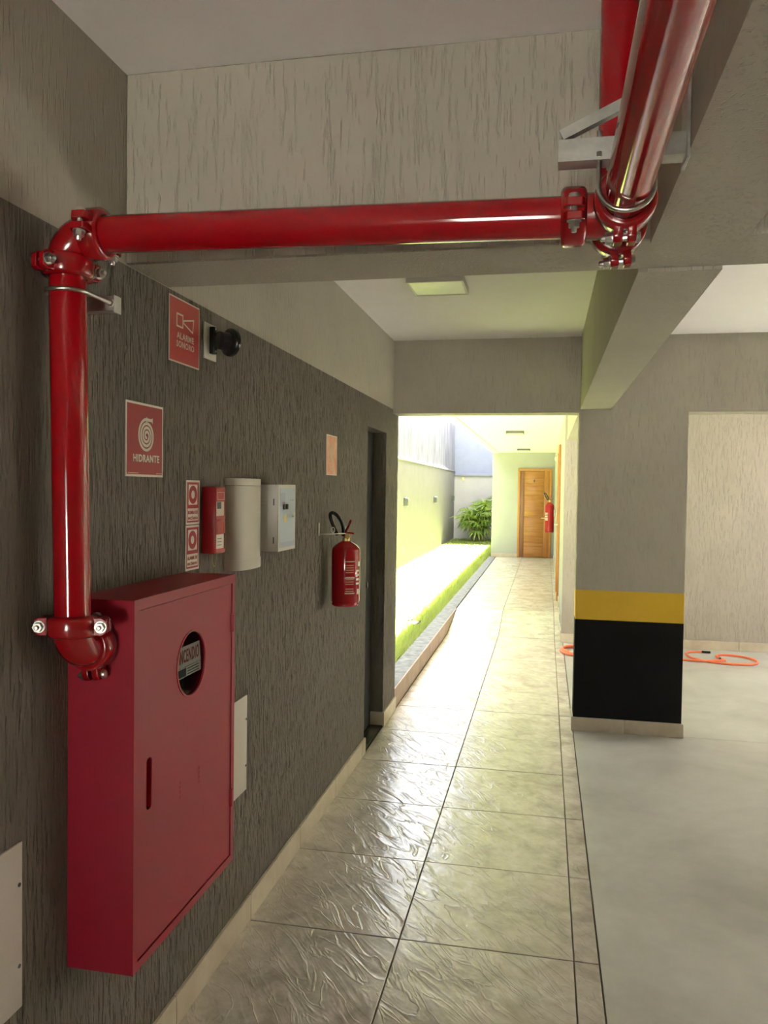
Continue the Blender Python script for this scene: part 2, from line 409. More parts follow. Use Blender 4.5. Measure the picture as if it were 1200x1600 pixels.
add_box(bm, px0, px1, py0, py1, .94, 2.112, 0); add_box(bm, px0, px1, py0, py1, .745, .94, 1); add_box(bm, px0, px1, py0, py1, 0, .745, 2)
for m_ in ('plaster_beige', 'paint_yellow', 'paint_black'): pass
struct(from_bm('wall_pillar', bm, ['plaster_beige', 'paint_yellow', 'paint_black']), 'pillar with black base and yellow warning band', 'pillar')
pm = px0 + .33
baseboard('baseboard_pillar', 'tile skirting round the foot of the striped pillar', [
    (px0 - .012, pm - .001, py0 - .012, py0 - .0004, .0005, .092), (pm + .001, px1 + .012, py0 - .012, py0 - .0004, .0005, .092),
    (px0 - .012, px0 - .0004, py0, py1 + .012, .0005, .092), (px1 + .0004, px1 + .012, py0, py1 + .012, .0005, .092)])
YB = 8.57
struct(box('wall_back', XW, 9.0, YB, YB + .22, -.06, ZC, 'plaster_back'), 'pale beige plaster wall at the back of the garage')
bb = []; x = XW - .012
for xe in (1.66, 2.26, 2.99, 3.59, 4.19, 4.79, 5.39, 5.99, 6.6): bb.append((x, xe - .002, YB - .012, YB - .0004, .0005, .092)); x = xe
baseboard('baseboard_back', 'beige tile skirting along the garage back wall', bb)

bm = bmesh.new()
for a in ((-.22, .2, -.06, ZC), (.2, .95, 1.75, ZC), (.95, 7.7, -.06, ZC)): add_box(bm, a[0], a[1], -4.2, -4.0, a[2], a[3])
struct(from_bm('wall_behind', bm, 'plaster_beige'), 'beige plaster wall behind the viewer with an added opening for light')  # the opening is invented, sized to light the near fittings
struct(box('wall_garage_right', 7.5, 7.7, -4.0, 8.79, -.06, ZC, 'plaster_beige'), 'unseen beige plaster wall added on the right to cut daylight')  # out of view, put in to hold back light from the right
# ------------------------------------------------------------------ far corridor
struct(box('wall_right', XW, XW + .2, YB + .22, YE, -.06, 2.432, 'corridor_grey'), 'pale grey corridor wall on the right with a side door')
XL = -.11
struct(box('wall_end', XL, XW + .2, YE, YE + 6.2, -.06, 2.432, 'corridor_grey'), 'pale grey wall at the corridor end holding the wooden door')
ce = struct(box('ceiling_corridor', XL + .13, XW + .2, YH1, YE + 6.2, 2.432, 2.70, 'corridor_white'), 'white corridor ceiling running to the wooden door', 'ceiling')
struct(box('trim_2', XL, XL + .13, WE, YE + 6.2, 2.418, 2.70, 'corridor_white'), 'white fascia along the garden edge of the corridor ceiling', 'fascia')
bm = bmesh.new(); add_box(bm, -.46, 4.4, WE - 1.2, 8.7, 6.0, 6.1); add_box(bm, -.46, 9.0, 8.7, YE + 6.2, 6.0, 6.1)
struct(from_bm('shade_eave', bm, 'corridor_white'), 'unseen white roof slab added to shade the lawn edge', 'roof')  # unseen eave, added so its edge shades the lawn strip
bm = bmesh.new(); add_box(bm, XL, 4.4, WE, 8.79, 2.87, 6.0); add_box(bm, XL, 9.0, 8.79, YE + 6.2, 2.70, 6.0)  # unseen storey, raised to keep sun out of the roof opening
struct(from_bm('wall_upper', bm, 'corridor_white'), 'unseen white upper storey added above the corridor ceiling to block sun')
baseboard('baseboard_end', 'pinkish tile skirting beside the wooden door', [(XL, .555, YE - .012, YE - .0004, ZU, ZU + .085), (1.395 - .16, XW, YE - .012, YE - .0004, ZU, ZU + .085)][:1])
baseboard('baseboard_right', 'tile skirting along the right corridor wall', [(XW - .012, XW - .0004, 8.8 + .6 * k, 8.8 + .6 * k + .597, (ZU if k > 1 else .08 * k), (ZU if k > 1 else .08 * k) + .085) for k in range(3)] + [(XW - .012, XW - .0004, 11.85 + .6 * k, 11.85 + .6 * k + .597, ZU, ZU + .085) for k in range(9)])

# wooden door at the corridor end
d1 = struct(thing('door_1', (.94, YE, ZU), None, None), 'orange-brown wooden door with lever handle at the corridor end', 'door')
ax0, ax1, az1 = .555, 1.20, 2.085     # frame outer
ax0, ax1 = .452, 1.175
fw = .05
box('door_frame', ax0, ax0 + fw, YE - .045, YE - .0005, ZU, az1 - fw, 'wood_frame', d1, .004)
box('door_frame', ax1 - fw, ax1, YE - .045, YE - .0005, ZU, az1 - fw, 'wood_frame', d1, .004)
box('door_frame', ax0, ax1, YE - .045, YE - .0005, az1 - fw, az1, 'wood_frame', d1, .004)
lx0, lx1, lz0, lz1 = ax0 + fw + .003, ax1 - fw - .003, ZU + .012, az1 - fw - .003
box('door_backing', lx0, lx1, YE - .02, YE - .0006, lz0, lz1, 'wood_dark', d1)
sx0, sx1 = lx0 + .085, lx1 - .115
box('stile', lx0, sx0 - .003, YE - .032, YE - .02, lz0, lz1, 'wood_dark', d1, .002)  # darker purplish tone stands in for a reflection on this stile
box('stile', sx1 + .003, lx1, YE - .032, YE - .02, lz0, lz1, 'wood_v', d1, .002)
hs = [0, .11, .15, .40, .70, .855, .90, 1.0]
hs = [0, .12, .165, .47, .72, .865, 1.0]
for a, b_ in zip(hs[:-1], hs[1:]):
    box('panel', sx0, sx1, YE - .030, YE - .02, lz0 + (lz1 - lz0) * a + .003, lz0 + (lz1 - lz0) * b_ - .003, 'wood_h', d1, .002)
hx, hz_ = lx1 - .055, ZU + 1.0 - .13
pl = box('handle_plate', hx - .018, hx + .018, YE - .038, YE - .032, hz_ - .09, hz_ + .05, 'white_metal', d1, .002)
tube('lever', [(hx, YE - .036, hz_), (hx, YE - .075, hz_), (hx - .03, YE - .082, hz_), (hx - .11, YE - .082, hz_)], .010, 'white_metal', d1, 10)
text('door_number', '1', .025, .055, ((sx0 + sx1) / 2, YE - .0305, lz0 + (lz1 - lz0) * .885), 'print_black', d1, 'front')

# side door in the right corridor wall
d3 = struct(thing('door_3', (XW, 11.25, ZU), None, None), 'wooden side door in the right corridor wall seen edge-on', 'door')
box('door_frame', XW - .028, XW - .0005, 10.72, 10.79, ZU, 2.21, 'wood_frame', d3, .003)
box('door_frame', XW - .028, XW - .0005, 11.70, 11.77, ZU, 2.21, 'wood_frame', d3, .003)
box('door_frame', XW - .028, XW - .0005, 10.79, 11.70, 2.14, 2.21, 'wood_frame', d3, .003)
box('door_leaf', XW - .012, XW - .0005, 10.79, 11.70, ZU + .01, 2.14, 'wood_v', d3)
tube('lever', [(XW - .01, 10.87, 1.15), (XW - .06, 10.87, 1.15), (XW - .065, 10.9, 1.15), (XW - .065, 10.98, 1.15)], .009, 'white_metal', d3, 8)
for nm, lb, yy, zz in (('wall_lamp', 'small white round lamp just past the side door', 12.6, 2.24), ('wall_lamp', 'small white round lamp further along the right corridor wall', 15.0, 2.2)):
    t_ = thing(nm, (XW, yy, zz), lb, 'wall lamp', 'round lamps on the corridor wall')
    lathe('lamp_base', [(.05, 0), (.05, .012)], (XW - .0005, yy, zz), (-1, 0, 0), 'white_metal', t_, 20)
    lathe('lamp_shade', [(.046, .012), (.046, .022), (.036, .034), (.015, .04)], (XW - .0005, yy, zz), (-1, 0, 0), 'white_plastic', t_, 20)
# flat ceiling luminaires
def luminaire(cx, cy, s, zt, label, ry=None):
    ry = ry or s
    t_ = thing('ceiling_light', (cx, cy, zt), label, 'ceiling light', 'square surface lights')
    bm = bmesh.new(); r = .012
    for a in ((cx - s / 2, cx + s / 2, cy - ry / 2, cy - ry / 2 + r), (cx - s / 2, cx + s / 2, cy + ry / 2 - r, cy + ry / 2), (cx - s / 2, cx - s / 2 + r, cy - ry / 2 + r, cy + ry / 2 - r), (cx + s / 2 - r, cx + s / 2, cy - ry / 2 + r, cy + ry / 2 - r)):
        add_box(bm, *a, zt - .034, zt - .0005)
    from_bm('light_rim', bm, 'sconce_grey' if zt < 2.5 else 'white_metal', t_)
    box('diffuser', cx - s / 2 + r, cx + s / 2 - r, cy - ry / 2 + r, cy + ry / 2 - r, zt - .031, zt - .001, 'lamp_diffuser', t_)
luminaire(.505, 3.915, .275, ZC, 'square flat light on the ceiling behind the red pipe beam')
luminaire(.605, 11.4, .25, 2.432, 'square light on the corridor ceiling nearer the header')
luminaire(.60, 16.1, .25, 2.432, 'square light on the corridor ceiling near the wooden door')

# ------------------------------------------------------------------ garden
ZG = .10
struct(box('floor_garden', -1.62, -.16, WE, 23.62, -.06, ZG, 'soil'), 'soil bed under the lawn beside the corridor', 'soil')
kb = struct(box('trim_3', -.16, -.013, WE, YE + .05, -.06, .14, 'kerb_concrete', None, .004), 'grey concrete kerb between lawn and corridor', 'kerb')
y = WE
while y < YR1 - .02:
    box('kerb_tile', -.0125, .0, y + .002, min(y + .6, YR1 + .03) - .002, -.004, .141, 'kerb_tile', kb, .0015, 1); y += .6
XG = -1.62
gl = struct(box('wall_garden_left', XG - .15, XG, WE - 1.5, 23.8, -.06, 2.14, 'garden_wall'), 'beige garden wall left of the lawn')
box('wall_cap', XG - .17, XG + .02, WE - 1.5, 23.6, 2.14, 2.175, 'garden_wall', gl, .006)
gb = struct(box('wall_garden_back', XG, XL, 23.62, 23.8, -.06, 2.02, 'garden_wall_pale'), 'pale garden wall behind the palm')
box('wall_cap', XG + .021, XL, 23.56, 23.8, 2.02, 2.10, 'neighbour_blue', gb, .006)
struct(box('wall_neighbour_left', XG - .35, XG - .03, -2, 23.8, 2.176, 3.95, 'neighbour_sun_streaks'), 'tall pale neighbouring wall with painted sun streaks above the garden wall')
struct(box('wall_neighbour_back', XG - .35, XL + 3, 23.801, 24.1, -.06, 6.6, 'neighbour_blue'), 'tall bluish neighbouring wall behind the garden')

# lawn
N = 52000
gy = WE + .08 + (23.50 - WE - .08) * rng.random(N) ** 1.25; gx = XG + .065 + (-.17 - XG - .065) * rng.random(N)
near = gx > -.62
hgt = rng.uniform(.05, .11, N) * np.where(gx > -.3, 1.25, 1.0); wid = rng.uniform(.0035, .0065, N) * np.clip(gy / 10, 1, 2.0)
ang = rng.uniform(0, 2 * np.pi, N); lean = rng.uniform(.01, .06, N); la = rng.uniform(0, 2 * np.pi, N)
lx = np.where(gx > -.26, np.abs(np.cos(la)) * .8, np.cos(la)); ly = np.sin(la)
base = np.stack([gx, gy, np.full(N, ZG - .005)], 1)
dxy = np.stack([np.cos(ang), np.sin(ang), np.zeros(N)], 1) * wid[:, None]
mid = base + np.stack([lx * lean * .35, ly * lean * .35, hgt * .6], 1); tip = base + np.stack([lx * lean, ly * lean, hgt], 1)
V = np.stack([base - dxy, base + dxy, mid + dxy * .7, mid - dxy * .7, tip], 1).reshape(-1, 3)
me = bpy.data.meshes.new('lawn_grass'); me.vertices.add(N * 5); me.vertices.foreach_set('co', V.ravel().astype(np.float32))
i0 = np.arange(N) * 5
loops = np.stack([i0, i0 + 1, i0 + 2, i0 + 3, i0 + 3, i0 + 2, i0 + 4], 1).ravel()
me.loops.add(N * 7); me.loops.foreach_set('vertex_index', loops.astype(np.int32))
me.polygons.add(N * 2); st = np.stack([np.arange(N) * 7, np.arange(N) * 7 + 4], 1).ravel(); me.polygons.foreach_set('loop_start', st.astype(np.int32))
me.update(); me.validate()
tag(link('lawn_grass', me, 'grass'), 'bright green lawn strip between kerb and garden wall', 'grass', kind='stuff')

# lady palm
palm = thing('lady_palm', (-.80, 22.6, ZG), 'bushy green lady palm in the garden corner', 'plant')
canes = []
for k in range(8):
    a = 2 * math.pi * k / 8 + random.uniform(-.3, .3); r0 = random.uniform(.03, .16); h_ = random.uniform(.45, 1.0)
    p0 = Vector((-.80 + r0 * math.cos(a), 22.6 + r0 * math.sin(a), ZG)); p1 = p0 + Vector((math.cos(a) * .12, math.sin(a) * .12, h_ * .6)); p2 = p0 + Vector((math.cos(a) * .2, math.sin(a) * .2, h_))
    tube('cane', [p0, p1, p2], [.022, .018, .014], 'cane', palm, 7); canes.append((p1, p2, a))
def fan_mesh(nl, L):
    bm = bmesh.new(); add_tube(bm, [(0, 0, 0), (.1, 0, .035), (.2, 0, .04)], .005, 4)
    for i in range(nl):
        t_ = (i / (nl - 1) - .5) * 2; a = t_ * 1.35; l_ = L * (1 - .25 * abs(t_)) * random.uniform(.9, 1.1); w_ = .021
        d = Vector((math.cos(a), math.sin(a), 0)); s_ = Vector((-math.sin(a), math.cos(a), 0)); o = Vector((.2, 0, .04)); prev = None
        for q, (u_, ww, dz) in enumerate(((0.02, .25, 0), (.35, 1, .015), (.7, .85, -.03), (1, .15, -.12))):
            c = o + d * l_ * u_ + Vector((0, 0, dz)); rr = [bm.verts.new(c - s_ * w_ * ww + Vector((0, 0, .006))), bm.verts.new(c + s_ * w_ * ww + Vector((0, 0, .006)))]
            if prev: bm.faces.new((prev[0], prev[1], rr[1], rr[0]))
            prev = rr
    me = bpy.data.meshes.new('leaf'); bm.to_mesh(me); bm.free(); me.materials.append(MAT['palm_leaf'])
    for p in me.polygons: p.use_smooth = True
    return me
fans = [fan_mesh(7, .34), fan_mesh(8, .38), fan_mesh(6, .30)]
for k in range(110):
    p1, p2, a0 = canes[k % 8]; t_ = random.random() ** .7; p = p1.lerp(p2, t_) - ORG[palm]
    a = random.uniform(0, 2 * math.pi)
    if (ORG[palm] + p).x + .62 * math.cos(a) > -.16: a = math.pi - a
    if (ORG[palm] + p).x + .62 * math.cos(a) > -.16: continue
    el = random.uniform(-.55, .35) + .85 * t_ ** 2
    o = bpy.data.objects.new('leaf', random.choice(fans)); COL.objects.link(o); o.parent = palm; o.location = p
    o.rotation_euler = Matrix.Rotation(a, 3, 'Z').to_euler(); o.rotation_euler = (Matrix.Rotation(a, 3, 'Z') @ Matrix.Rotation(-el, 3, 'Y') @ Matrix.Rotation(random.uniform(-.5, .5), 3, 'X')).to_euler()
    s_ = random.uniform(.8, 1.15); o.scale = (s_, s_, s_)
# garden wall fittings
for yy, lb in ((15.06, 'grey box lamp on the garden wall nearest the header'), (19.2, 'grey box lamp in the middle of the garden wall'), (23.0, 'grey box lamp on the garden wall near the palm')):
    t_ = thing('garden_wall_lamp', (XG, yy, 1.36), lb, 'wall lamp', 'box lamps on the garden wall')
    box('lamp_body', XG + .0005, XG + .075, yy - .05, yy + .05, 1.28, 1.43, 'sconce_grey', t_, .006)
    box('lamp_lens', XG + .025, XG + .07, yy - .04, yy + .04, 1.272, 1.2798, 'white_plastic', t_)
    box('lamp_front', XG + .0755, XG + .079, yy - .04, yy + .04, 1.34, 1.42, 'sconce_grey', t_, .001)
for yy, zz, lb in ((15.0, .43, 'white outlet cover low on the garden wall, nearer the camera'), (18.97, .45, 'white outlet cover low on the garden wall, farther along')):
    t_ = thing('outlet_cover', (XG, yy, zz), lb, 'outlet', 'outlet covers on the garden wall')
    box('cover_plate', XG + .0005, XG + .008, yy - .05, yy + .05, zz - .08, zz + .08, 'white_plastic', t_, .003)
    box('socket', XG + .0085, XG + .014, yy - .025, yy + .025, zz - .035, zz + .035, 'white_metal', t_, .003)
t_ = thing('junction_box', (-1.36, 23.62, 1.93), 'small beige box high on the wall behind the palm', 'box')
box('box_body', -1.40, -1.33, 23.58, 23.6195, 1.88, 1.98, 'yellow_label', t_, .005); box('box_lid', -1.395, -1.335, 23.573, 23.5795, 1.885, 1.975, 'yellow_label', t_, .002)
bm = bmesh.new(); vv = []
for i in range(5):
    for j in range(4): vv.append(bm.verts.new((-.36 + .035 * i + .01 * math.sin(j * 2.1), 8.1 + .07 * j + .02 * math.sin(i), ZG + .10 + .012 * math.sin(i * 1.7 + j * 2.3))))
for i in range(4):
    for j in range(3): bm.faces.new((vv[i * 4 + j], vv[i * 4 + j + 4], vv[i * 4 + j + 5], vv[i * 4 + j + 1]))
bmesh.ops.solidify(bm, geom=list(bm.faces), thickness=.002)
tag(from_bm('paper_scrap', bm, 'white_scrap', None, 0), 'crumpled white scrap lying on the grass edge', 'scrap')

# ------------------------------------------------------------------ fire pipework
RP = .0375
PV = Vector((.066, 1.5, 0)); ZH = 2.095; TX = 1.166; TY = 1.5; ZT = 2.086
pipes = thing('fire_pipe', (.066, 1.5, 1.2), 'glossy red fire water pipework climbing from the cabinet to the ceiling', 'pipe')
tube('vertical_pipe', [(.075, 1.5, 1.275), (.060, 1.5, 2.046)], RP, 'pipe_red', pipes, 40)
tube('horizontal_pipe', [(.118, 1.5, 2.102), (1.085, 1.5, ZT)], RP, 'pipe_red', pipes, 40)
tube('overhead_pipe', [(TX, 1.445, ZT), (TX - .012, -3.5, ZT + .01)], RP, 'pipe_red', pipes, 48)
tube('riser_pipe', [(TX + .004, 1.672, ZT + .075), (TX + .004, 1.672, ZC - .001)], RP, 'pipe_red', pipes, 40)
def arc(c, a, b_, r, n=12): return [Vector(c) + Vector(a) * r * math.cos(t_) + Vector(b_) * r * math.sin(t_) for t_ in [math.pi / 2 * k / n for k in range(n + 1)]]
RF = .0405
tube('elbow', [Vector((.060, 1.5, 2.03))] + arc((.060 + .055, 1.5, 2.047), (-1, 0, 0), (0, 0, 1), .055) + [Vector((.132, 1.5, 2.102))], RF, 'fitting_red', pipes, 32)
tube('elbow', [Vector((.075, 1.5, 1.30))] + arc((.075, 1.5 + .052, 1.287), (0, -1, 0), (0, 0, -1), .052) + [Vector((.075, 1.594, 1.235))], RF, 'fitting_red', pipes, 32)
tube('elbow', [Vector((TX, 1.59, ZT))] + arc((TX + .002, 1.617, ZT + .055), (0, 0, -1), (0, 1, 0), .055) + [Vector((TX + .004, 1.672, ZT + .08))], RF, 'fitting_red', pipes, 32)
bm = bmesh.new(); add_tube(bm, [(TX, 1.425, ZT), (TX, 1.57, ZT)], RF + .001, 32); add_tube(bm, [(TX - .09, 1.5, ZT), (TX, 1.5, ZT)], RF + .001, 32)
bmesh.ops.recalc_face_normals(bm, faces=bm.faces); from_bm('tee', bm, 'fitting_red', pipes, 40)

def hexbolt(parent, c, d, L):
    """bolt along d through c: round head, shank, hex nut with threaded tip"""
    c = Vector(c); d = Vector(d).normalized(); bm = bmesh.new()
    add_lathe(bm, [(.0, -L / 2 - .008), (.0085, -L / 2 - .007), (.010, -L / 2 - .002), (.010, -L / 2)], c, d, 12)
    r_ = add_lathe(bm, [(.0052, -L / 2), (.0052, L / 2 + .018), (.004, L / 2 + .020), (0, L / 2 + .0205)], c, d, 10)
    for prof, sg in (([(.0, L / 2), (.0125, L / 2), (.0125, L / 2 + .002), (0, L / 2 + .002)], 16), ([(0, L / 2 + .002), (.0105, L / 2 + .002), (.0105, L / 2 + .011), (.0095, L / 2 + .012), (0, L / 2 + .012)], 6)):
        add_lathe(bm, prof, c, d, sg)
    bmesh.ops.recalc_face_normals(bm, faces=bm.faces)
    return from_bm('bolt', bm, 'steel', parent, 30)
def coupling(c, axis, lug, flip=1, w=.023):
    c = Vector(c); a = Vector(axis).normalized(); l = Vector(lug).normalized(); b_ = a.cross(l).normalized()
    R0 = RP + .001; R1 = RP + .0155
    bm = bmesh.new()
    rings = add_lathe(bm, [(R0, -w), (R0 + .007, -w), (R1 - .002, -w + .004), (R1, -w + .009), (R1, w - .009), (R1 - .002, w - .004), (R0 + .007, w), (R0, w)], c, a, 40)
    bmesh.ops.recalc_face_normals(bm, faces=bm.faces)
    # bolt ears: two each side
    for s in (-1, 1):
        for e in (-1, 1):
            ctr = c + l * s * (R1 + .006) + b_ * e * .0115
            poly = []
            for (u_, v_) in ((-.019, -.019), (-.019, .006), (-.013, .015), (.013, .015), (.019, .006), (.019, -.019)): poly.append((u_, v_))
            fr_ = [bm.verts.new(ctr + a * u_ + l * s * v_ + b_ * .0075) for u_, v_ in poly]; bk = [bm.verts.new(ctr + a * u_ + l * s * v_ - b_ * .0075) for u_, v_ in poly]
            nf = [bm.faces.new(fr_), bm.faces.new(bk)] + [bm.faces.new((fr_[i], fr_[(i + 1) % 6], bk[(i + 1) % 6], bk[i])) for i in range(6)]
            bmesh.ops.recalc_face_normals(bm, faces=nf)
    o = from_bm('coupling', bm, 'fitting_red', pipes, 38)
    bv = o.modifiers.new('soft', 'BEVEL'); bv.width = .002; bv.segments = 2; bv.limit_method = 'ANGLE'
    for s in (-1, 1): hexbolt(o, c + l * s * (R1 + .010), b_ * flip, .039)
    return o
coupling((.061, 1.5, 2.038), (0, 0, 1), (-.30, -.95, 0), 1)
coupling((.128, 1.5, 2.102), (1, 0, 0), (0, -1, .12), 1)
coupling((.0755, 1.5, 1.292), (0, 0, 1), (1, .25, 0), -1)
coupling((.075, 1.571, 1.235), (0, 1, 0), (.12, 0, -1), 1)
coupling((1.082, 1.5, ZT), (1, 0, 0), (0, -1, -.10), 1)
coupling((TX, 1.428, ZT), (0, 1, 0), (0, 0, 1), -1)
coupling((TX, 1.572, ZT), (0, 1, 0), (-.1, 0, 1), -1)

# pipe brackets
br = thing('pipe_bracket', (1.256, 1.36, 2.16), 'galvanised angle bracket with U-bolt holding the overhead pipe to the beam', 'bracket')
def angle_bar(name, p0, p1, up, t_=.004, w_=.036, parent=None, side=(0, 1, 0)):
    """L-section bar from p0 to p1: an upright flange facing -Y and a flat one going back"""
    p0, p1 = Vector(p0), Vector(p1); u_ = Vector(up).normalized(); s_ = Vector(side)
    prof = [(0, 0), (w_, 0), (w_, t_), (t_, t_), (t_, w_), (0, w_)]          # (back, up)
    bm = bmesh.new(); A = [bm.verts.new(p0 + s_ * a + u_ * b_) for a, b_ in prof]; B = [bm.verts.new(p1 + s_ * a + u_ * b_) for a, b_ in prof]
    bm.faces.new(A); bm.faces.new(B)
    for i in range(6): bm.faces.new((A[i], A[(i + 1) % 6], B[(i + 1) % 6], B[i]))
    bmesh.ops.recalc_face_normals(bm, faces=bm.faces); return from_bm(name, bm, 'galvanised', parent)
YBk = 1.345
angle_bar('arm', (1.052, YBk, ZT + RP + .002), (XC + .0055, YBk, ZT + RP + .002), (0, 0, 1), parent=br)
angle_bar('brace', (1.060, YBk + .002, ZT + RP + .0385), (XC + .0055, YBk + .002, ZT + RP + .128), (-.42, 0, .9), w_=.017, parent=br)
box('mounting_plate', XC - .0005, XC + .0058, YBk - .006, YBk + .05, ZT + RP - .006, ZT + RP + .19, 'galvanised', br, .0015, 1)
us = [(TX - .005 + s * (RP + .0065), 1.352, 0) for s in (-1, 1)]
ubp = [Vector((us[0][0], 1.352, ZT + RP + .05))] + [Vector((TX - .005 + (RP + .0065) * math.cos(a), 1.352 - .012 * abs(math.sin(a)), ZT - .002 - (RP + .0065) * math.sin(a))) for a in [math.pi - math.pi * k / 16 for k in range(17)]] + [Vector((us[1][0], 1.352, ZT + RP + .05))]
tube('u_bolt', ubp, .0042, 'steel', br, 10)
for p in us: lathe('nut', [(.0, 0), (.0095, 0), (.0095, .008), (0, .008)], (p[0], 1.352, ZT + RP + .0065), (0, 0, 1), 'steel', br, 6)

br2 = thing('pipe_bracket', (0.0, 1.61, 1.985), 'small galvanised bracket and U-bolt holding the vertical red pipe to the wall', 'bracket')
zb = 1.985
bm = bmesh.new(); add_box(bm, .0003, .108, 1.596, 1.600, zb - .016, zb + .016); add_box(bm, .0003, .108, 1.600, 1.622, zb + .012, zb + .016); add_box(bm, .0003, .108, 1.600, 1.622, zb - .016, zb - .012)
from_bm('channel', bm, 'galvanised', br2)
box('end_plate', .1085, .112, 1.594, 1.624, zb - .020, zb + .018, 'galvanised', br2, .001, 1)
ru = RP + .0055; pc = .0615
ub2 = [Vector((pc - ru, 1.605, zb))] + [Vector((pc - ru * math.cos(a), 1.5 - ru * math.sin(a), zb)) for a in [math.pi * k / 16 for k in range(17)]] + [Vector((pc + ru, 1.605, zb))]
tube('u_bolt', ub2, .0042, 'steel', br2, 10)
for s in (-1, 1): lathe('nut', [(.0, 0), (.009, 0), (.009, .007), (0, .007)], (pc + s * ru, 1.589, zb), (0, 1, 0), 'steel', br2, 6)

# ------------------------------------------------------------------ hydrant cabinet
CY0, CY1, CZ0, CZ1, CX = 1.597, 2.175, .495, 1.334, .160
cab = thing('hydrant_cabinet', (.08, 1.886, CZ0), 'large red steel fire hose cabinet with round glass window on the left wall', 'cabinet')
t_ = .003
bm = bmesh.new()
add_box(bm, .0005, .004, CY0, CY1, CZ0, CZ1)
add_box(bm, .004, CX, CY0, CY0 + t_, CZ0, CZ1); add_box(bm, .004, CX, CY1 - t_, CY1, CZ0, CZ1)
add_box(bm, .004, CX, CY0 + t_, CY1 - t_, CZ0, CZ0 + t_); add_box(bm, .004, CX, CY0 + t_, CY1 - t_, CZ1 - t_, CZ1)
from_bm('body', bm, 'cabinet_red', cab)
fwid = .020
wall_band('front_frame', rect(CY0 + fwid, CY1 - fwid, CZ0 + fwid, CZ1 - fwid * 1.2), rect(CY0 - .0005, CY1 + .0005, CZ0 - .0005, CZ1 + .0005), CX, CX + .003, 'cabinet_red', cab)
dy0, dy1, dz0, dz1 = CY0 + fwid + .002, CY1 - fwid - .002, CZ0 + fwid + .002, CZ1 - fwid * 1.2 - .002
WY, WZ, WR = 1.893, 1.134, .083
HY, HZ0, HZ1 = 1.672, .842, .962
def cutter(bm):
    me = bpy.data.meshes.new('cut'); bm.to_mesh(me); bm.free(); o = bpy.data.objects.new('cut', me); COL.objects.link(o); return o
bm = bmesh.new(); add_box(bm, CX - .004, CX, dy0, dy1, dz0, dz1); o_d = cutter(bm)
bm = bmesh.new(); r_ = add_lathe(bm, [(WR, -.02), (WR, .02)], (CX, WY, WZ), (1, 0, 0), 56); bm.faces.new(r_[0][::-1]); bm.faces.new(r_[1]); bmesh.ops.recalc_face_normals(bm, faces=bm.faces); c1_ = cutter(bm)
bm = bmesh.new(); add_box(bm, CX - .02, CX + .02, HY - .013, HY + .013, HZ0, HZ1); es = [e for e in bm.edges if abs(e.verts[0].co.x - e.verts[1].co.x) > .01]; bmesh.ops.bevel(bm, geom=es, offset=.010, segments=5, affect='EDGES', profile=.5); c2_ = cutter(bm)
for c in (c1_, c2_):
    mod = o_d.modifiers.new('cut', 'BOOLEAN'); mod.operation = 'DIFFERENCE'; mod.object = c; mod.solver = 'EXACT'
dg = bpy.context.evaluated_depsgraph_get(); me = bpy.data.meshes.new_from_object(o_d.evaluated_get(dg)); me.name = 'door'
for o in (o_d, c1_, c2_): bpy.data.objects.remove(o)
co = np.empty(len(me.vertices) * 3); me.vertices.foreach_get('co', co); me.vertices.foreach_set('co', (co.reshape(-1, 3) - np.array(ORG[cab])).ravel()); me.update()
door = link('door', me, 'cabinet_red', cab)
wall_band('window_rim', circ(WY, WZ, WR - .002, 56), circ(WY, WZ, WR + .003, 56), CX - .003, CX + .0022, 'cabinet_red', door)
lathe('window_glass', [(0, -.0055), (WR - .001, -.0055), (WR - .001, -.0045), (0, -.0045)], (CX, WY, WZ), (1, 0, 0), 'glass', door, 48)
# handle pocket behind the slot
bm = bmesh.new(); add_box(bm, CX - .024, CX - .0225, HY - .022, HY + .022, HZ0 - .01, HZ1 + .01); add_box(bm, CX - .0225, CX - .004, HY + .0135, HY + .016, HZ0 - .008, HZ1 + .008); add_box(bm, CX - .0225, CX - .004, HY - .016, HY - .0135, HZ0 - .008, HZ1 + .008)
add_box(bm, CX - .0225, CX - .004, HY - .013, HY + .013, HZ0 - .008, HZ0 - .0005); add_box(bm, CX - .0225, CX - .004, HY - .013, HY + .013, HZ1 + .0005, HZ1 + .008)
from_bm('pull_recess', bm, 'box_red', door)
# sticker behind the glass
sx = CX - .0075
st_ = wall_poly('sticker', [(WY - .072, WZ - .006), (WY + .072, WZ - .006), (WY + .063, WZ + .047), (WY - .063, WZ + .047)], sx - .0006, sx, 'print_white', door)
wall_poly('sticker_lower', [(WY - .072, WZ - .032), (WY + .072, WZ - .032), (WY + .072, WZ - .007), (WY - .072, WZ - .007)], sx - .0006, sx, 'print_white', door)
text('lettering', 'INCENDIO', .116, .034, (sx + .0006, WY, WZ + .022), 'print_red', door, bold=.016)
wall_poly('sticker_block', rect(WY - .066, WY - .016, WZ - .030, WZ - .009), sx, sx + .0004, 'print_black', door)
for k in range(3): wall_poly('sticker_line', rect(WY - .008, WY + .060, WZ - .0125 - .007 * k - .0015, WZ - .0125 - .007 * k + .001), sx, sx + .0004, 'print_black', door)
box('interior_back', .0045, .006, CY0 + .004, CY1 - .004, CZ0 + .004, CZ1 - .004, 'dark_inside', cab)
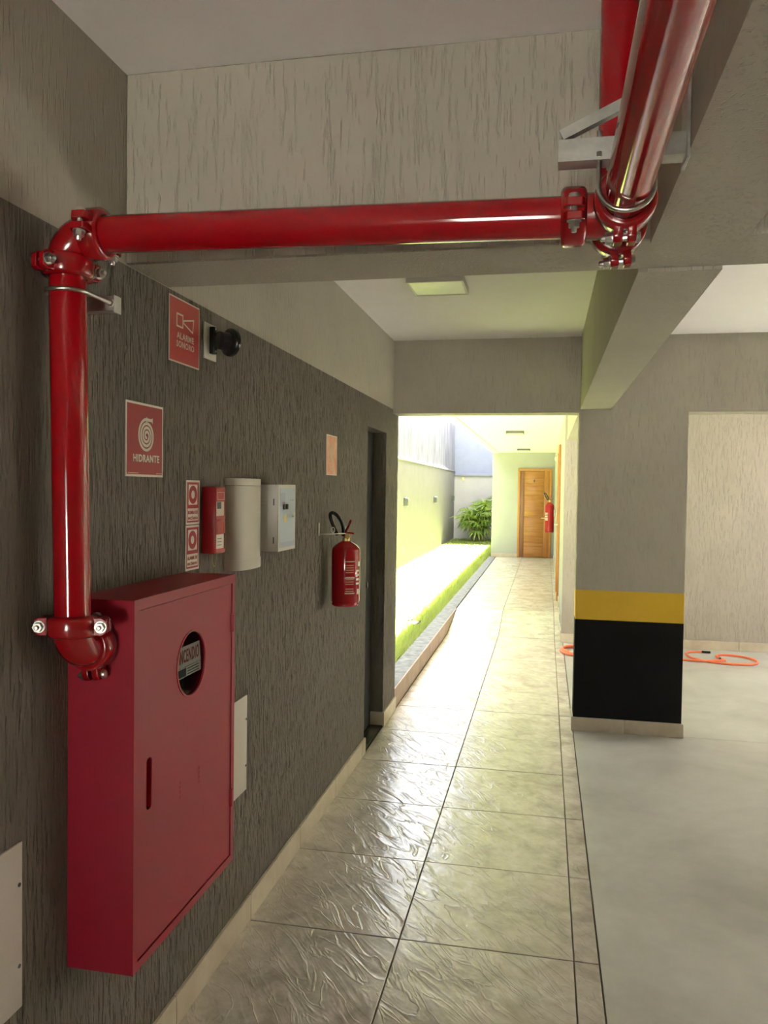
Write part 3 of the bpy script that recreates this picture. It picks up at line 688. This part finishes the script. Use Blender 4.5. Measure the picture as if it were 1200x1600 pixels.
# rolled hose inside, seen dimly through the pane
hp = [Vector((.07, 1.87 + (.03 + .0065 * k / 5) * math.cos(k * .35), .99 + (.03 + .0065 * k / 5) * math.sin(k * .35))) for k in range(70)]
hs_ = tag(tube('hose_roll', hp, .010, 'white_metal', None, 8), 'pale rolled fire hose inside the cabinet behind the round window', 'hose')
for yc, z_lo in ((1.832, .808), (1.944, .808)):
    for k in range(4): box('vent_dash', CX - .0006, CX + .0012, yc - .003, yc + .003, z_lo + k * .0125 - .004, z_lo + k * .0125 + .004, 'cabinet_red', door, .0008, 1)
for zz in (.66, 1.17): lathe('hinge', [(.0, 0), (.006, 0), (.006, .05), (0, .05)], (CX + .002, CY1 - fwid + .001, zz), (0, 0, 1), 'cabinet_red', cab, 12)

# ------------------------------------------------------------------ wall signs
def sign(y0, y1, z0, z1, label, mat='print_red', margin=.006):
    t_ = thing('wall_sign', (0, (y0 + y1) / 2, (z0 + z1) / 2), label, 'sign')
    wall_poly('sign_plate', rect(y0, y1, z0, z1), .0003, .003, 'print_white', t_)
    if mat: wall_poly('sign_field', rect(y0 + margin, y1 - margin, z0 + margin, z1 - margin), .003, .0034, mat, t_)
    return t_
# hydrant sign with a coiled hose
s1 = sign(1.838, 2.037, 1.611, 1.804, 'red HIDRANTE sign with coiled hose symbol')
cy, cz = 1.943, 1.7195
bm = bmesh.new(); turns = 3.55; n = 150; r0, r1 = .004, .043; L_, R_ = [], []
for k in range(n + 1):
    u_ = k / n; a = math.radians(100) + 2 * math.pi * turns * (u_ - 1); r = r0 + (r1 - r0) * u_; w_ = .0038
    c, s = math.cos(-a + math.radians(200)), math.sin(-a + math.radians(200))
    L_.append((cy + (r - w_) * c, cz + (r - w_) * s)); R_.append((cy + (r + w_) * c, cz + (r + w_) * s))
vl = [bm.verts.new((.0042, *p)) for p in L_]; vr_ = [bm.verts.new((.0042, *p)) for p in R_]
for k in range(n): bm.faces.new((vl[k], vl[k + 1], vr_[k + 1], vr_[k]))
bmesh.ops.recalc_face_normals(bm, faces=bm.faces); from_bm('hose_symbol', bm, 'print_white', s1)
ey, ez = (L_[-1][0] + R_[-1][0]) / 2, (L_[-1][1] + R_[-1][1]) / 2
wall_poly('nozzle_symbol', [(ey - .004, ez - .0036), (ey + .006, ez - .0036), (ey + .006, ez - .007), (ey + .010, ez - .007), (ey + .010, ez - .0042), (ey + .034, ez - .004), (ey + .038, ez - .008), (ey + .040, ez - .008), (ey + .040, ez + .006), (ey + .038, ez + .006), (ey + .034, ez + .0035), (ey + .010, ez + .0045), (ey + .010, ez + .007), (ey + .006, ez + .007), (ey + .006, ez + .004), (ey - .004, ez + .0036)], .0034, .0043, 'print_white', s1)
text('lettering', 'HIDRANTE', .140, .0195, (.0039, 1.944, 1.6595), 'print_white', s1, bold=.032)
wall_poly('fine_print', rect(1.848, 1.902, 1.6195, 1.6215), .0034, .0038, 'faded_print', s1)
wall_poly('fine_print', rect(1.997, 2.029, 1.6195, 1.6215), .0034, .0038, 'faded_print', s1)
# sounder sign
s2 = sign(2.069, 2.267, 1.941, 2.126, 'red ALARME SONORO sign with horn symbol', 'alarm_red', .004)
def outline(name, poly, w_, parent, mat='print_white'):
    c = Vector((sum(p[0] for p in poly) / len(poly), sum(p[1] for p in poly) / len(poly), 0)); n = len(poly); inn = []
    for i in range(n):
        p, q, r = (Vector((*poly[j % n], 0)) for j in (i - 1, i, i + 1))
        d1_, d2_ = (q - p).normalized(), (r - q).normalized(); n1_ = Vector((-d1_.y, d1_.x, 0)); n2_ = Vector((-d2_.y, d2_.x, 0))
        if n1_.dot(c - q) < 0: n1_.negate()
        if n2_.dot(c - q) < 0: n2_.negate()
        b_ = (n1_ + n2_); v_ = q + b_ * (w_ / max(.2, b_.dot(n1_))); inn.append((v_.x, v_.y))
    return wall_band(name, inn, poly, .0034, .0040, mat, parent)
outline('horn_symbol', rect(2.113, 2.156, 2.043, 2.083), .005, s2)
outline('horn_symbol', [(2.157, 2.069), (2.228, 2.084), (2.221, 2.040), (2.157, 2.058)], .0045, s2)
text('lettering', 'ALARME', .112, .0185, (.0039, 2.171, 2.020), 'print_white', s2, bold=.022)
text('lettering', 'SONORO', .116, .0185, (.0039, 2.171, 1.996), 'print_white', s2, bold=.022)
# two stacked ring signs
def ring_sign(y0, y1, z0, z1, words, label):
    t_ = sign(y0, y1, z0, z1, label, None); h_ = z1 - z0; w_ = y1 - y0; m_ = .006; cy_ = (y0 + y1) / 2
    zt = z0 + h_ * .37
    wall_band('sign_frame', rect(y0 + .015, y1 - .015, zt + .010, z1 - .013), rect(y0 + m_, y1 - m_, zt, z1 - m_), .003, .0035, 'print_red', t_)
    cz_ = (zt + .010 + z1 - .013) / 2
    wall_band('ring_symbol', circ(cy_, cz_, .0125), circ(cy_, cz_, .0275), .003, .0035, 'print_red', t_)
    wall_band('sign_frame', rect(y0 + m_ + .003, y1 - m_ - .003, z0 + m_ + .005, zt - .001), rect(y0 + m_, y1 - m_, z0 + m_, zt), .003, .0034, 'print_red', t_)
    for k, s in enumerate(words): text('lettering', s, w_ * (.70 if k else .72), .0105, (.0034, cy_, zt - .013 - .0165 * k), 'print_red', t_, bold=.015)
    return t_
ring_sign(2.185, 2.277, 1.4735, 1.606, ('BOMBA DE', 'INC\u00caNDIO'), 'upper white sign with red ring reading bomba de incendio')
ring_sign(2.183, 2.276, 1.336, 1.4705, ('ALARME DE', 'INC\u00caNDIO'), 'lower white sign with red ring reading alarme de incendio')
# sun-bleached extinguisher sign
s5 = sign(3.711, 3.906, 1.653, 1.850, 'faded pinkish sign above the wall extinguisher', 'faded_print', .005)
wall_poly('extinguisher_symbol', [(3.775, 1.715), (3.835, 1.715), (3.835, 1.775), (3.822, 1.790), (3.812, 1.793), (3.812, 1.803), (3.835, 1.812), (3.832, 1.82), (3.80, 1.808), (3.782, 1.80), (3.768, 1.78), (3.760, 1.74), (3.766, 1.74), (3.775, 1.77)], .0034, .0038, 'faded_light', s5)
for k in range(2): wall_poly('lettering', rect(3.76, 3.85, 1.675 + .016 * k, 1.684 + .016 * k), .0034, .0037, 'faded_light', s5)

# ------------------------------------------------------------------ devices on the left wall
ho = thing('alarm_horn', (0, 2.343, 2.04), 'black round alarm sounder on a white wall plate', 'alarm')
box('wall_plate', .0004, .006, 2.297, 2.389, 1.984, 2.096, 'white_plastic', ho, .002)
box('mounting_strap', .0065, .024, 2.332, 2.356, 2.002, 2.086, 'black_plastic', ho, .002)
for zz in (2.010, 2.079): lathe('screw', [(.0, 0), (.0035, 0), (.003, .0015), (0, .002)], (.0242, 2.340, zz), (1, 0, 0), 'steel', ho, 10)
box('horn_arm', .0245, .052, 2.328, 2.346, 2.030, 2.056, 'black_plastic', ho, .003)
hc, hdv = (.040, 2.322, 2.042), (.48, .875, -.02)
lathe('horn_body', [(0, 0), (.022, 0), (.027, .003), (.028, .008), (.028, .030), (.030, .034)], hc, hdv, 'black_plastic', ho, 36)
lathe('horn_bell', [(.028, .034), (.036, .037), (.043, .043), (.0445, .052), (.043, .056), (.040, .054), (.034, .045), (.012, .040), (0, .040)], hc, hdv, 'black_plastic', ho, 40)

cb = thing('manual_call_box', (0, 2.337, 1.48), 'small red double push-button box beside the ring signs', 'call point')
bx0, bx1, by0, by1, bz0, bz1 = .0004, .0445, 2.299, 2.377, 1.379, 1.587
box('housing', bx0, bx1, by0, by1, bz0, bz1, 'box_red', cb, .003)
for k, zb_ in enumerate((1.383, 1.485)):
    mo = box('module', bx1 + .0002, bx1 + .0025, by0 + .003, by1 - .003, zb_, zb_ + .098, 'alarm_red', cb, .001, 1)
    wall_poly('label_recess', rect(by0 + .004, by1 - .016, zb_ + .012, zb_ + .056), bx1 + .0026, bx1 + .0031, 'print_white', mo)
    wall_poly('button_slot', rect(by1 - .0155, by1 - .008, zb_ + .010, zb_ + .058), bx1 + .0026, bx1 + .0030, 'black_plastic' if k == 0 else 'box_red', mo)
    if k: wall_poly('indicator_window', rect(by0 + .008, by0 + .040, zb_ + .034, zb_ + .055), bx1 + .0032, bx1 + .0035, 'sconce_grey', mo)
    else:
        for q in range(3): wall_poly('label_line', rect(by0 + .012, by0 + .045, zb_ + .022 + .010 * q, zb_ + .024 + .010 * q), bx1 + .0032, bx1 + .0034, 'sconce_grey', mo)
    outline_y = rect(by0 + .012, by1 - .014, zb_ + .062, zb_ + .086)
    wall_band('flap', [(y_ + (.0015 if i in (0, 3) else -.0015), z_ + (.0015 if i < 2 else -.0015)) for i, (y_, z_) in enumerate(outline_y)], outline_y, bx1 + .0026, bx1 + .0032, 'print_white' if k else 'alarm_red', mo)
tube('wire_loop', [(.03, 2.312, 1.380), (.03, 2.314, 1.355), (.031, 2.324, 1.338), (.031, 2.336, 1.340), (.03, 2.346, 1.358), (.03, 2.350, 1.380)], .0009, 'wire', cb, 6)

cv = thing('curved_wall_unit', (0, 2.6, 1.46), 'cream plastic wall unit with curved front beside the red box', 'wall unit')
def dee(y0, y1, dpt, n=24, p=2.6):
    pts = []
    for k in range(n + 1):
        a = math.pi * k / n; c, s = math.cos(a), math.sin(a)
        pts.append((dpt * abs(s) ** (2 / p), (y0 + y1) / 2 - (y1 - y0) / 2 * math.copysign(abs(c) ** (2 / p), c)))
    return pts
def dee_solid(name, y0, y1, dpt, z0, z1, mat, parent, x0=.0005):
    bm = bmesh.new(); P_ = dee(y0, y1, dpt); A = [bm.verts.new((x0 + x_, y_, z0)) for x_, y_ in P_]; B = [bm.verts.new((x0 + x_, y_, z1)) for x_, y_ in P_]
    bm.faces.new(A); bm.faces.new(B); n = len(P_)
    for i in range(n): bm.faces.new((A[i], A[(i + 1) % n], B[(i + 1) % n], B[i]))
    bmesh.ops.recalc_face_normals(bm, faces=bm.faces); return from_bm(name, bm, mat, parent, 35)
dee_solid('cover', 2.480, 2.715, .062, 1.344, 1.592, 'white_plastic', cv)
dee_solid('bottom_cap', 2.478, 2.717, .064, 1.308, 1.343, 'white_plastic', cv)
dee_solid('top_cap', 2.478, 2.717, .061, 1.5935, 1.617, 'white_plastic', cv)
dee_solid('seam', 2.482, 2.713, .061, 1.3425, 1.3445, 'cover_white', cv)

ap = thing('control_panel', (0, 2.85, 1.48), 'white metal alarm control panel with pale blue front', 'control panel')
qx, qy0, qy1, qz0, qz1 = .086, 2.757, 2.955, 1.354, 1.598
box('housing', .0004, qx, qy0, qy1, qz0, qz1, 'white_metal', ap, .002)
dr = box('front_door', qx + .001, qx + .006, qy0 - .001, qy1 + .001, qz0 - .001, qz1 + .001, 'white_metal', ap, .0015, 1)
wall_poly('front_film', rect(qy0 + .014, qy1 - .012, qz0 + .012, qz1 - .012), qx + .0061, qx + .0066, 'panel_film', dr)
wall_poly('film_block', rect(qy0 + .014, qy0 + .075, qz0 + .165, qz1 - .030), qx + .0066, qx + .0068, 'panel_block', dr)
wall_poly('film_block', rect(qy0 + .014, qy1 - .012, qz0 + .012, qz0 + .032), qx + .0066, qx + .0068, 'panel_block', dr)
for yy in (.058, .088): box('rocker_switch', qx + .0067, qx + .012, qy0 + yy - .009, qy0 + yy + .009, qz0 + .153, qz0 + .173, 'black_plastic', dr, .0015, 1)
lathe('indicator_lamp', [(0, 0), (.004, 0), (.003, .003), (0, .004)], (qx + .0067, qy0 + .056, qz0 + .178), (1, 0, 0), 'pink_lamp', dr, 12)
wall_poly('paper_label', rect(qy0 + .055, qy0 + .092, qz0 + .105, qz0 + .135), qx + .0067, qx + .0070, 'yellow_label', dr)
lathe('door_lock', [(0, 0), (.008, 0), (.007, .006), (.003, .008), (0, .008)], (qx + .0062, qy1 - .035, qz0 + .128), (1, 0, 0), 'steel', dr, 16)
for yy in (.135, .155, .172): lathe('indicator_lamp', [(0, 0), (.0025, 0), (.002, .0015), (0, .002)], (qx + .0067, qy0 + yy, qz0 + .187), (1, 0, 0), 'white_plastic', dr, 10)
for k in range(3):
    bm = bmesh.new(); add_box(bm, .012, .052, qy0 - .0015, qy0 - .0002, qz1 - .050 - .0135 * k, qz1 - .046 - .0135 * k); from_bm('louvre', bm, 'cover_white', ap)
for zz in (1.535, 1.395): box('hinge', qx - .014, qx - .010, qy0 - .002, qy0 - .0002, zz - .012, zz + .012, 'sconce_grey', ap)

def plate(y0, y1, z0, z1, label):
    t_ = thing('cover_plate', (0, (y0 + y1) / 2, z0), label, 'cover plate', 'white service covers on the wall')
    box('plate', .0004, .006, y0, y1, z0, z1, 'cover_white', t_, .0015)
    for yy in (y0 + .010, y1 - .010):
        for q in (.26, .75):
            zz = z0 + (z1 - z0) * q; lathe('screw', [(0, 0), (.0045, 0), (.004, .0012), (0, .0016)], (.0061, yy, zz), (1, 0, 0), 'sconce_grey', t_, 10)
plate(2.343, 2.686, .500, .843, 'white metal service plate partly behind the red cabinet')
plate(1.087, 1.432, .512, .856, 'white metal service plate at the lower left corner of the photo')

# ------------------------------------------------------------------ extinguishers
def extinguisher(cx, cy, z0, z1, r, label, s=1.0, out=Vector((1, 0, 0)), wall=0.0, hose_dir=Vector((0, -1, 0))):
    e = thing('fire_extinguisher', (cx, cy, z0), label, 'extinguisher', 'red fire extinguishers')
    c = (cx, cy, z0); h_ = z1 - z0
    body = lathe('cylinder', [(r * .90, 0), (r * .97, .006), (r * .97, .012), (r * .94, .018), (r, .024), (r, h_ * .86), (r * .96, h_ * .89), (r * .75, h_ * .94), (r * .42, h_ * .985), (r * .30, h_)], c, (0, 0, 1), 'pipe_red' if wall == 0.0 else 'box_red', e, 40)
    side = Vector((out.y, -out.x, 0)) * 1.0
    up = Vector((0, 0, 1)); top = Vector((cx, cy, z1))
    lathe('neck', [(.018 * s, -.004), (.018 * s, .016 * s), (.014 * s, .018 * s), (.014 * s, .034 * s)], top, (0, 0, 1), 'brass', e, 20)
    hd = hose_dir.normalized()
    def bar(name, pts, w_, h2):
        bm = bmesh.new(); prev = None; sv = hd.cross(up)
        for p in pts:
            p = Vector(p); rr = [bm.verts.new(p + sv * a * w_ + up * b_ * h2) for a, b_ in ((-1, -1), (1, -1), (1, 1), (-1, 1))]
            if prev:
                for i in range(4): bm.faces.new((prev[i], prev[(i + 1) % 4], rr[(i + 1) % 4], rr[i]))
            else: bm.faces.new(rr)
            prev = rr
        bm.faces.new(prev); bmesh.ops.recalc_face_normals(bm, faces=bm.faces); return from_bm(name, bm, 'fitting_red', e, 30)
    t1 = top + up * .036 * s
    bar('carry_handle', [t1 - hd * .012 * s, t1 + hd * .012 * s + up * .006 * s, t1 + hd * .038 * s + up * .002 * s], .011 * s, .004 * s)
    bar('squeeze_lever', [t1 + up * .006 * s - hd * .006 * s, t1 + hd * .010 * s + up * .035 * s, t1 + hd * .024 * s + up * .066 * s], .010 * s, .005 * s)
    lathe('gauge', [(0, 0), (.014 * s, 0), (.014 * s, .012 * s), (.012 * s, .014 * s), (0, .014 * s)], t1 - up * .012 * s + out * .010 * s, out, 'brass', e, 18)
    n = 22; hp = []
    p0 = top + up * .026 * s - hd * .016 * s
    for k in range(n + 1):
        a = math.pi * 2 * .80 * k / n
        hp.append(p0 - hd * (.036 * s * (1 - math.cos(a))) + up * (.118 * s * math.sin(a * .62) + .0) + out * (.022 * s * math.sin(a)))
    tube('hose', hp, .009 * s, 'black_plastic', e, 10)
    # printed label wrapped on the cylinder
    def wrap(name, a0, a1, za, zb_, mat, rr=1.0):
        bm = bmesh.new(); prev = None; n_ = 8
        for k in range(n_ + 1):
            a = a0 + (a1 - a0) * k / n_; d = out * math.cos(a) + Vector((-out.y, out.x, 0)) * math.sin(a)
            q = [bm.verts.new((cx + d.x * (r + .0007) * rr, cy + d.y * (r + .0007) * rr, z0 + h_ * zz)) for zz in (za, zb_)]
            if prev: bm.faces.new((prev[0], q[0], q[1], prev[1]))
            prev = q
        return from_bm(name, bm, mat, body, 60)
    return e, wrap, body, r
e1, wrap, bod, rr_ = extinguisher(.100, 3.735, 1.022, 1.335, .069, 'red fire extinguisher hanging on the dark left wall', .95, Vector((.55, -.835, 0)), 0.0, Vector((.80, .60, 0)))
for k in range(13):
    if k not in (3, 8): wrap('label_line', -.35, .25, .20 + .036 * k, .212 + .036 * k, 'faded_print')
for zz in (.205, .44, .69): wrap('label_rule', -.40, .33, zz, zz + .012, 'print_white')
for k in range(4): wrap('label_line', .45, .80, .34 + .065 * k, .37 + .065 * k, 'print_white')
wrap('label_emblem', .55, .80, .19, .27, 'print_white'); wrap('label_emblem', .70, .92, .62, .69, 'print_white')
hk = tag(thing('extinguisher_hook', (0, 3.66, 1.40), None, None), 'thin steel wall hook holding the extinguisher', 'hook')
box('hook_plate', .0004, .004, 3.585, 3.605, 1.365, 1.425, 'steel', hk, .001, 1)
tube('hook_arm', [(.004, 3.595, 1.372), (.05, 3.62, 1.372), (.085, 3.69, 1.372), (.100, 3.72, 1.3715)], .0026, 'steel', hk, 8)
tube('pull_ring', [Vector((.055, 3.655, 1.39)) + Vector((.4, .9, 0)).normalized() * .013 * math.cos(a) + Vector((0, 0, .013 * math.sin(a))) for a in [2 * math.pi * k / 18 for k in range(18)]], .0014, 'steel', hk, 6, True)
e2, wrap, bod, rr_ = extinguisher(1.125, 15.8, .80, 1.385, .088, 'bright red extinguisher beside the wooden door', 1.25, Vector((-.25, -.97, 0)), XW, Vector((1, .2, 0)))
for k in range(5): wrap('label_line', -.9, -.1, .40 + .055 * k, .43 + .055 * k, 'print_white')
box('wall_bracket', 1.20, XW - .0004, 15.77, 15.83, 1.10, 1.24, 'galvanised', e2, .003)

# ------------------------------------------------------------------ orange hose on the floor
def spiral(cx, cy, r0, r1, a0, turns, n, z=.0105, ry=1.0): return [Vector((cx + (r0 + (r1 - r0) * k / n) * math.cos(a0 + 2 * math.pi * turns * k / n), cy + ry * (r0 + (r1 - r0) * k / n) * math.sin(a0 + 2 * math.pi * turns * k / n), z + .0105 * (k / n) * abs(turns))) for k in range(n + 1)]
def smooth(pts, it=2):
    for _ in range(it):
        q = [pts[0]]
        for a, b_ in zip(pts[:-1], pts[1:]): q += [a * .75 + b_ * .25, a * .25 + b_ * .75]
        pts = q + [pts[-1]]
    return pts
ht = thing('garden_hose', (1.9, 8.1, 0), 'orange garden hose coiled on the floor behind the striped pillar', 'hose')
r_h = .0105
coil = [Vector(p) for p in ((2.60, 8.37, r_h), (2.50, 8.36, r_h), (2.42, 8.27, r_h), (2.44, 8.02, r_h), (2.62, 7.86, r_h), (2.80, 7.83, r_h), (3.00, 7.88, r_h), (3.05, 8.08, r_h), (2.95, 8.24, r_h), (2.80, 8.29, r_h), (2.69, 8.22, r_h), (2.71, 8.06, r_h), (2.75, 7.98, r_h * 1.5), (2.70, 7.90, r_h * 2.8), (2.5, 7.88, r_h * 1.5), (2.2, 7.95, r_h), (1.9, 8.1, r_h))]
coil2 = [Vector((1.55, 8.05, r_h))] + spiral(1.40, 8.05, .19, .16, .2, 2.6, 60, r_h, 1.25)
tube('hose_run', smooth(coil + coil2, 2), r_h, 'hose_orange', ht, 10)
tube('hose_end', [(2.68, 8.365, r_h), (2.60, 8.37, r_h)], .0125, 'black_plastic', ht, 12)
tube('hose_clip', [(2.713, 8.10, r_h), (2.712, 8.04, r_h)], .0125, 'sconce_grey', ht, 12)
